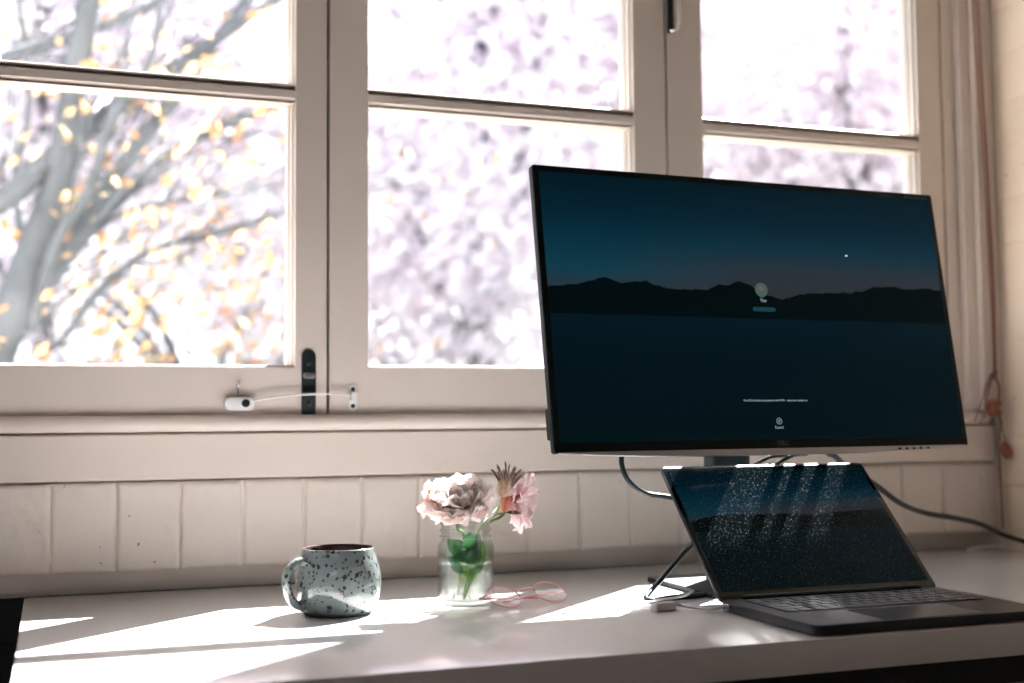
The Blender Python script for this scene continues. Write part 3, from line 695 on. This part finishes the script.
# stand
neck_x, neck_y = .906, -.258
loc_inv = mon.matrix_world.inverted()
def to_mon(o): o.parent = mon; o.matrix_parent_inverse = loc_inv; return o
to_mon(MB().prism(rrect(neck_x-.032, neck_x+.032, neck_y-.012, neck_y+.018, .008, 5), .006, .36, 'z', bev=.001).build('neck', basic('stand_grey', (.018, .030, .036), .5, metal=.1), None, 40))
to_mon(MB().prism(rrect(.812, 1.045, -.372, -.178, .010, 5), .0, .007, 'z', bev=.0012).build('base', basic('stand_base', (.012, .020, .024), .55, spec=.3), None, 40))

# ------------------------------------------------------------ laptop
LW, LH, LD = .320, .227, .206
lyaw, lt_ = -.012, .80
lap = tag(empty('laptop', (.772, -.470, 0), (0, 0, lyaw)), 'open space-grey laptop with a dusty screen on the right of the desk', 'laptop')
# local frame: x along the hinge, y towards the wall, z up
MB().prism(rrect(0, LW, -LD, .004, .011, 6), .0012, .0128, 'z', bev=.0022).build('base', M['grey_metal'], lap, 40)
for fx in (.03, LW-.03):
    for fy in (-.03, -LD+.03): MB().lathe([(0, 0), (.006, 0), (.007, .0014), (0, .0014)], 16, Matrix.Translation((fx, fy, 0))).build('rubber_foot', M['black'], lap)
kbm = MB(); kbm.prism(rrect(.022, LW-.022, -.118, -.012, .003, 3), .0126, .0130, 'z'); kbd = kbm.build('keyboard', M['black'], lap)
km = {}
def key(w, d):
    if (w, d) not in km:
        b_ = MB(); b_.prism(rrect(0, w, 0, d, .0015, 2), .0129, .0141, 'z', bev=.0004); o = b_.build('key', basic('key_black', (.008, .014, .017), .38) if not km else list(km.values())[0].materials[0], kbd, 40); km[(w, d)] = o.data; return o
    o = bpy.data.objects.new('key', km[(w, d)]); COL.objects.link(o); o.parent = kbd; return o
kw = LW-.044-.004; rows = [[1]*14, [1]*13+[1.5], [1.5]+[1]*13, [1.8]+[1]*11+[1.8], [2.3]+[1]*10+[2.3], [1, 1, 1, 1.25, 5.4, 1.25, 1, 1, 1, 1]]
yy = -.015
for ri, row in enumerate(rows):
    d_ = .0095 if ri == 0 else .0152; yy -= d_; tot = sum(row); gap = .0026; unit = (kw-gap*(len(row)-1))/tot; xx = .024
    for w_ in row:
        o = key(round(unit*w_, 5), d_); o.location = (xx, yy, 0); xx += unit*w_+gap
    yy -= .0026
MB().prism(rrect(LW/2-.067, LW/2+.067, -LD+.006, -.126, .004, 4), .0127, .0131, 'z').build('trackpad', basic('trackpad', (.10, .12, .16), .16, metal=.4), lap, 40)
MB().tube([(.03, .001, .0125), (LW-.03, .001, .0125)], .0048, 14).build('hinge', M['black'], lap, 40)
lid = empty('lid', (0, .001, .0125), (-lt_, 0, 0)); lid.parent = lap
lb = MB(); lb.prism(rrect(0, LW, -.002, LH, .010, 6), .0006, .0052, 'y', bev=.001).build('lid_shell', M['grey_metal'], lid, 40)
uv_panel('glass_bezel', .0022, LW-.0022, .004, LH-.0035, .0002, basic('laptop_bezel', (.0015, .006, .008), .08), lid)
uv_panel('display', .008, LW-.008, .013, LH-.010, -.0002, M['lidscreen'], lid)

def lapw(x_, y_, z_): return Vector((.772, -.470, 0))+Vector((x_*math.cos(lyaw)-y_*math.sin(lyaw), x_*math.sin(lyaw)+y_*math.cos(lyaw), z_))

# ------------------------------------------------------------ dongle and cables
dg = tag(empty('usb_adapter', (.722, -.415, 0)), 'small grey adapter lying on the desk, plugged into the left of the laptop', 'adapter')
d0 = at(650, 609, 2, .004)-Vector(dg.location); d1 = at(676, 604.5, 2, .006)-Vector(dg.location); dirx = (d1-d0); dirx.z = 0; ang = math.atan2(dirx.y, dirx.x)
TM = Matrix.Translation(((d0+d1)/2).x*Vector((1, 0, 0))+((d0+d1)/2).y*Vector((0, 1, 0))) @ Matrix.Rotation(ang, 4, 'Z')
MB().prism(rrect(-.0165, .0165, -.0075, .0075, .004, 5), .0004, .0105, 'z', M=TM, bev=.002).build('adapter_body', M['greyplastic'], dg, 40)
plug = lapw(-.011, -.020, .0072)-Vector(dg.location); pj = lapw(-.0015, -.020, .0072)-Vector(dg.location)
e0 = TM @ Vector((.0165, 0, .0065))
MB().tube(spline([e0, e0+Vector((.012, .001, -.002)), (e0+plug)/2+Vector((0, -.002, -.0025)), plug+Vector((-.012, 0, -.001)), plug], 6), .0017, 8).build('short_cable', M['greyplastic'], dg, 180)
MB().tube([plug, pj], [.0040, .0040], 12).build('plug', M['silver'], dg, 40)
wcs = [at(x_, y_, 2, .002) for x_, y_ in ((652, 609), (640, 607), (622, 606.5), (604, 607.5), (590, 610))]
c = MB().tube(spline([TM @ Vector((-.0165, 0, .006))+Vector(dg.location)]+wcs[1:3]+[at(640, 603, 2, .002), at(662, 599.5, 2, .0095), at(684, 596, 2, .0095), at(700, 588, 2, .002), at(730, 580, 2, .002)], 8), .0015, 8).build('charging_cable', M['whitecable'], None, 180)
tag(c, 'thin white cable looping on the desk behind the grey adapter', 'cable')

# thick cable hanging from the left of the monitor and bending up from the desk
pts = [at(624, 447, 1, -.285), at(621.5, 462, 1, -.285), at(628, 480, 1, -.285), at(645, 493, 1, -.282), at(668, 497, 1, -.275), at(700, 505, 1, -.262), at(712, 525, 1, -.27), at(688, 548, 1, -.30), at(664, 576, 1, -.325)]
pts += [at(650, 592, 2, .010), at(646, 598.5, 2, .0045), at(653, 600.5, 2, .0035), at(672, 597.5, 2, .0035), at(700, 595, 2, .0035), at(722, 590, 2, .0035)]
pts = [Vector(p_) for p_ in pts]
c = MB().tube(spline(pts, 8), .0035, 10).build('display_cable', M['cable'], None, 180)
tag(c, 'glossy dark cable dropping from the monitor and kinked on the desk left of the laptop', 'cable')
# cables with their plugs hanging from the ports under the monitor's rear housing
PY = -.287
def plugged(px, label, name, rest, r_, col, pw=.0062):
    x_ = at(px, 450, 1, PY).x
    root = tag(empty(name, (x_, PY, .255)), label, 'cable')
    MB().prism(rrect(-pw, pw, -.0042, .0042, .0025, 4), -.052, 0, 'z', bev=.0012).build('plug', M['black'], root, 40)
    MB().lathe([(0, -.072), (r_+.0006, -.072), (.0052, -.052), (0, -.052)], 16).build('strain_relief', M['black'], root, 60)
    pts = [Vector((x_, PY, .189)), Vector((x_, PY, .183))]+[Vector(q_) for q_ in rest]
    c = MB().tube(spline(pts, 8), r_, 10).build('cord', col, None, 180)
    c.parent = root; c.matrix_parent_inverse = Matrix.Translation(-Vector(root.location)); return root
for k, (px, lst, lb_) in enumerate(((786, ((770, 457), (752, 466), (738, 473), (722, 482)), 'left of two crossing black cables between monitor and laptop lid'), (806, ((794, 455), (776, 464), (762, 471), (744, 482)), 'right of two crossing black cables between monitor and laptop lid'))):
    pts = [at(x_, y_, 1, -.287) for x_, y_ in lst]; last = pts[-1]
    pts += [Vector((last.x+.01, -.302, .12)), Vector((last.x+.04+.02*k, -.302, .05)), Vector((last.x+.07+.03*k, -.30, .0115)), Vector((last.x+.085+.02*k, -.22, .0115)), Vector((last.x+.10+.03*k, -.12, .0038)), Vector((last.x+.14+.05*k, -.04, .0038))]
    plugged(px, lb_, 'video_cable', pts, .0029, M['cable'])
pts = [at(836, 457, 1, -.28), at(850, 470, 1, -.25), at(874, 484, 1, -.22), at(900, 503, 1, -.18), at(925, 513, 1, -.14), at(955, 518, 1, -.12), at(980, 524, 1, -.10), at(1004, 535, 1, -.085), at(1024, 541.5, 1, -.07), at(1042, 549, 1, -.075)]
plugged(829, 'thick black cable leaving the monitor for the right edge of the desk', 'power_cable', pts, .0046, M['cable'], .0068)
# white cable at the far right
pts = [at(x_, y_, 2, .003) for x_, y_ in ((968, 549.5), (982, 546.5), (1000, 543), (1016, 543.5), (1030, 546))]
pts = [Vector((min(p_.x, 1.59), min(p_.y, -.006), .0028)) for p_ in pts]
c = MB().tube(spline(pts, 8), .0026, 8).build('lamp_cable', M['whitecable'], None, 180); tag(c, 'white cable along the back right corner of the desk', 'cable')

# ------------------------------------------------------------ blind cords
cy = -.034
bc = tag(empty('blind_cord', (1.58, cy, 1.3)), 'red-brown knotted blind cords with wooden acorns hanging in the right corner', 'blind cord')
def brel(o): o.parent = bc; o.matrix_parent_inverse = Matrix.Translation(-Vector(bc.location)); return o
def cordpts(lst, y=cy): return [at(a, b_, 1, y+(0 if len(q__) < 1 else 0)) for a, b_, *q__ in lst]
for lst, r_, yy_ in ((((970.5, -30), (973.5, 20), (979, 100), (986, 200), (991, 300), (994, 372)), .0013, cy), (((974, -30), (977, 20), (982, 100), (988.5, 200), (993, 300), (995, 372)), .0013, cy-.003), (((977, -30), (979.5, 20), (984.5, 110), (990, 210), (994.5, 300), (996, 372)), .0011, cy+.003),
        (((994, 376), (991, 384), (988, 395), (987, 404)), .0011, cy), (((993, 374), (986, 384), (983, 398), (977, 415), (974.5, 422)), .0011, cy-.002), (((992, 376), (986, 392), (984, 412), (980, 424)), .0011, cy), (((991, 378), (987, 398), (986, 412), (984, 420)), .0009, cy-.004),
        (((995, 376), (999, 388), (998, 404), (999.5, 416), (1001, 425)), .0022, cy), (((1001, 424), (999, 440), (1000, 470), (1001.5, 500), (1003, 528)), .0021, cy+.004), (((1001, 424), (1003.5, 434), (1006, 442)), .0011, cy-.003)):
    brel(MB().tube(spline([at(a, b_, 1, yy_) for a, b_ in lst], 8), r_, 8).build('cord_strand', M['cord'], None, 180))
for a, b_, rr_ in ((995, 373, .0052), (994, 377, .0042), (1000, 404, .004), (1000, 413, .0038), (1001, 423, .0035), (991, 376, .0032)):
    brel(MB().sphere(at(a, b_, 1, cy-.001), rr_, (1, .8, 1.1), 12).build('knot', M['cord'], None, 180))
for (a, b_), an in (((993, 408), 0), ((1006.5, 450.5), .35)):
    o = at(a, b_, 1, cy-.004); mt = Matrix.Translation(o) @ Matrix.Rotation(-an, 4, 'Y')
    brel(MB().lathe([(0, .0155), (.0035, .0150), (.0065, .011), (.0098, .003), (.0105, -.004), (.0090, -.011), (.0055, -.0150), (0, -.0158)], 28, mt).build('acorn', M['wood'], None, 60))

# ------------------------------------------------------------ garden outside
gz = -1.3
struct(MB().box(-40, 60, .6, 80, gz-.2, gz).build('ground', basic('lawn', (.10, .12, .08), .9, var=.3, scale=2)))
def branch_mb(mb, pts, r0_, r1_):
    P = spline(pts, 6); n = len(P); mb.tube(P, [r0_+(r1_-r0_)*i/(n-1) for i in range(n)], 10); return P
tr = tag(empty('autumn_tree', at(-40, 420, 1, 2.6)), 'bare spreading tree with a few orange leaves outside the left window', 'tree')
tr.location.z = gz; tb = MB(); ends = []
base = at(-60, 480, 1, 2.7)
def A(l, y): return [at(a, b_, 1, y+d_) for a, b_, d_ in l]
BR = [  # photo-measured courses of the limbs at their real distance
 ([(-90, 620, 0), (-40, 470, 0), (5, 330, 0), (40, 235, 0), (62, 170, -.05), (72, 100, -.1), (90, 0, -.2), (110, -90, -.3)], .075, .030),
 ([(5, 330, 0), (45, 285, .1), (90, 215, .2), (130, 155, .3), (190, 75, .5), (260, -20, .7)], .045, .018),
 ([(-60, 230, -.2), (10, 195, -.1), (60, 150, 0), (120, 105, .1), (200, 50, .2), (290, -10, .3)], .045, .018),
 ([(-60, 90, -.2), (0, 60, -.1), (60, 40, 0), (130, 15, .1), (200, -20, .2)], .030, .014),
 ([(5, 345, 0), (60, 268, .2), (110, 205, .4), (165, 155, .6), (240, 120, .8), (310, 95, .9)], .032, .012),
 ([(60, 345, .2), (100, 290, .3), (150, 252, .4), (215, 232, .5), (285, 212, .6), (360, 190, .7)], .016, .008),
 ([(80, 245, .3), (125, 212, .4), (180, 200, .5), (240, 192, .6), (300, 180, .7)], .011, .006),
 ([(30, 330, 0), (55, 245, -.1), (90, 190, -.2), (110, 120, -.3), (150, 60, -.3), (165, -30, -.3)], .022, .010),
 ([(-30, 360, 0), (20, 260, .1), (15, 180, .2), (30, 100, .2), (20, 0, .2)], .020, .010),
]
allp = []
for l, ra, rb_ in BR:
    P = branch_mb(tb, A(l, 2.6), ra, rb_); allp += [(p_, (P[min(i+1, len(P)-1)]-P[max(i-1, 0)]).normalized()) for i, p_ in enumerate(P)]
rn = random.Random(21); tips = []
for i in range(150):
    p_, d_ = rn.choice(allp); dd = (d_+Vector((rn.uniform(-.3, 1.0), rn.uniform(-.5, .5), rn.uniform(-.4, .9)))).normalized(); L = rn.uniform(.25, .8); q2 = p_+dd*L*.5+Vector((0, 0, rn.uniform(-.05, .08))); q3 = p_+dd*L+Vector((rn.uniform(-.1, .1), rn.uniform(-.1, .1), rn.uniform(-.1, .15)))
    tb.tube(spline([p_, q2, q3], 3), [.0055-.0006*k for k in range(7)], 5); tips += [q2, q3, (q2+q3)/2]
tb.build('branches', M['bark'], tr, 180)
for o in tr.children: o.matrix_parent_inverse = Matrix.Translation(-Vector(tr.location))
def leaves(name, mat, parent, pts, n, size, spread, seed):
    rn = random.Random(seed); bm_ = bmesh.new()
    for i in range(n):
        c_ = Vector(rn.choice(pts))+Vector([rn.gauss(0, spread) for _ in range(3)]); a = Vector([rn.gauss(0, 1) for _ in range(3)]).normalized(); b_ = a.orthogonal().normalized(); c2 = a.cross(b_); s0 = size*rn.uniform(.6, 1.3)
        vs = [bm_.verts.new(c_-b_*s0), bm_.verts.new(c_+c2*s0*.55+a*s0*.15), bm_.verts.new(c_+b_*s0*1.1), bm_.verts.new(c_-c2*s0*.55+a*s0*.15)]
        bm_.faces.new((vs[0], vs[1], vs[2])); bm_.faces.new((vs[0], vs[2], vs[3]))
    me = bpy.data.meshes.new(name); bm_.to_mesh(me); bm_.free(); o = new_obj(name, me, mat, parent)
    if parent is not None: o.matrix_parent_inverse = Matrix.Translation(-Vector(parent.location))
    o['kind'] = 'stuff'; return o
leaves('leaves', M['leaf_orange'], tr, tips+[at(150+rn.uniform(-60, 130), 250+rn.uniform(-30, 100), 1, 3.2) for _ in range(140)], 640, .028, .11, 4)

def far_tree(label, px, Y, h, rad, mat, n, size, seed, name='blossom_tree'):
    c_ = at(px, 400, 1, Y); t_ = tag(empty(name, (c_.x, Y, gz)), label, 'tree', 'trees in the garden beyond the window')
    rn = random.Random(seed); mb = MB(); pts = []
    mb.tube(spline([(c_.x, Y, gz), (c_.x+.1, Y, gz+h*.25), (c_.x-.05, Y, gz+h*.45), (c_.x, Y, gz+h*.8)], 5), [.14-.006*i for i in range(16)], 8)
    for i in range(26):
        a = rn.random()*math.tau; z_ = gz+h*rn.uniform(.18, .72); e_ = Vector((c_.x+math.cos(a)*rad*rn.uniform(.5, 1), Y+math.sin(a)*rad*rn.uniform(.4, .9), z_+h*rn.uniform(.1, .5)))
        s0 = Vector((c_.x, Y, z_)); mb.tube(spline([s0, (s0+e_)/2+Vector((0, 0, .15)), e_], 4), [.05-.0045*i for i in range(9)], 5)
        pts += [s0.lerp(e_, k) for k in (.4, .6, .8, 1)]
    o = mb.build('trunk', M['bark'], t_, 180); o.matrix_parent_inverse = Matrix.Translation(-Vector(t_.location))
    leaves('foliage', mat, t_, pts, n, size, rad*.20, seed); return t_
far_tree('pale blossoming tree behind the bare tree at the far left', 40, 10, 7.0, 2.8, M['leaf_pink'], 9000, .09, 1)
far_tree('pale blossoming tree seen through the left window beside the mullion', 240, 16, 10.5, 3.8, M['leaf_pink'], 15000, .15, 2)
far_tree('pale blossoming tree filling the middle window', 480, 9, 7.6, 3.1, M['leaf_pink'], 20000, .085, 3)
far_tree('pale blossoming tree behind the monitor between middle and right windows', 660, 16, 11.0, 3.8, M['leaf_pink'], 15000, .15, 4)
far_tree('pale blossoming tree seen in the right window', 850, 11, 9.0, 3.4, M['leaf_pink'], 18000, .11, 5)
far_tree('low orange autumn tree glimpsed at the bottom of the left window', 200, 7, 2.2, 1.5, M['leaf_orange'], 900, .05, 6, 'autumn_shrub')
far_tree('low blue-green bush at the bottom of the left window by the mullion', 265, 6, 1.75, .9, M['leaf_dark'], 1500, .05, 7, 'garden_bush')
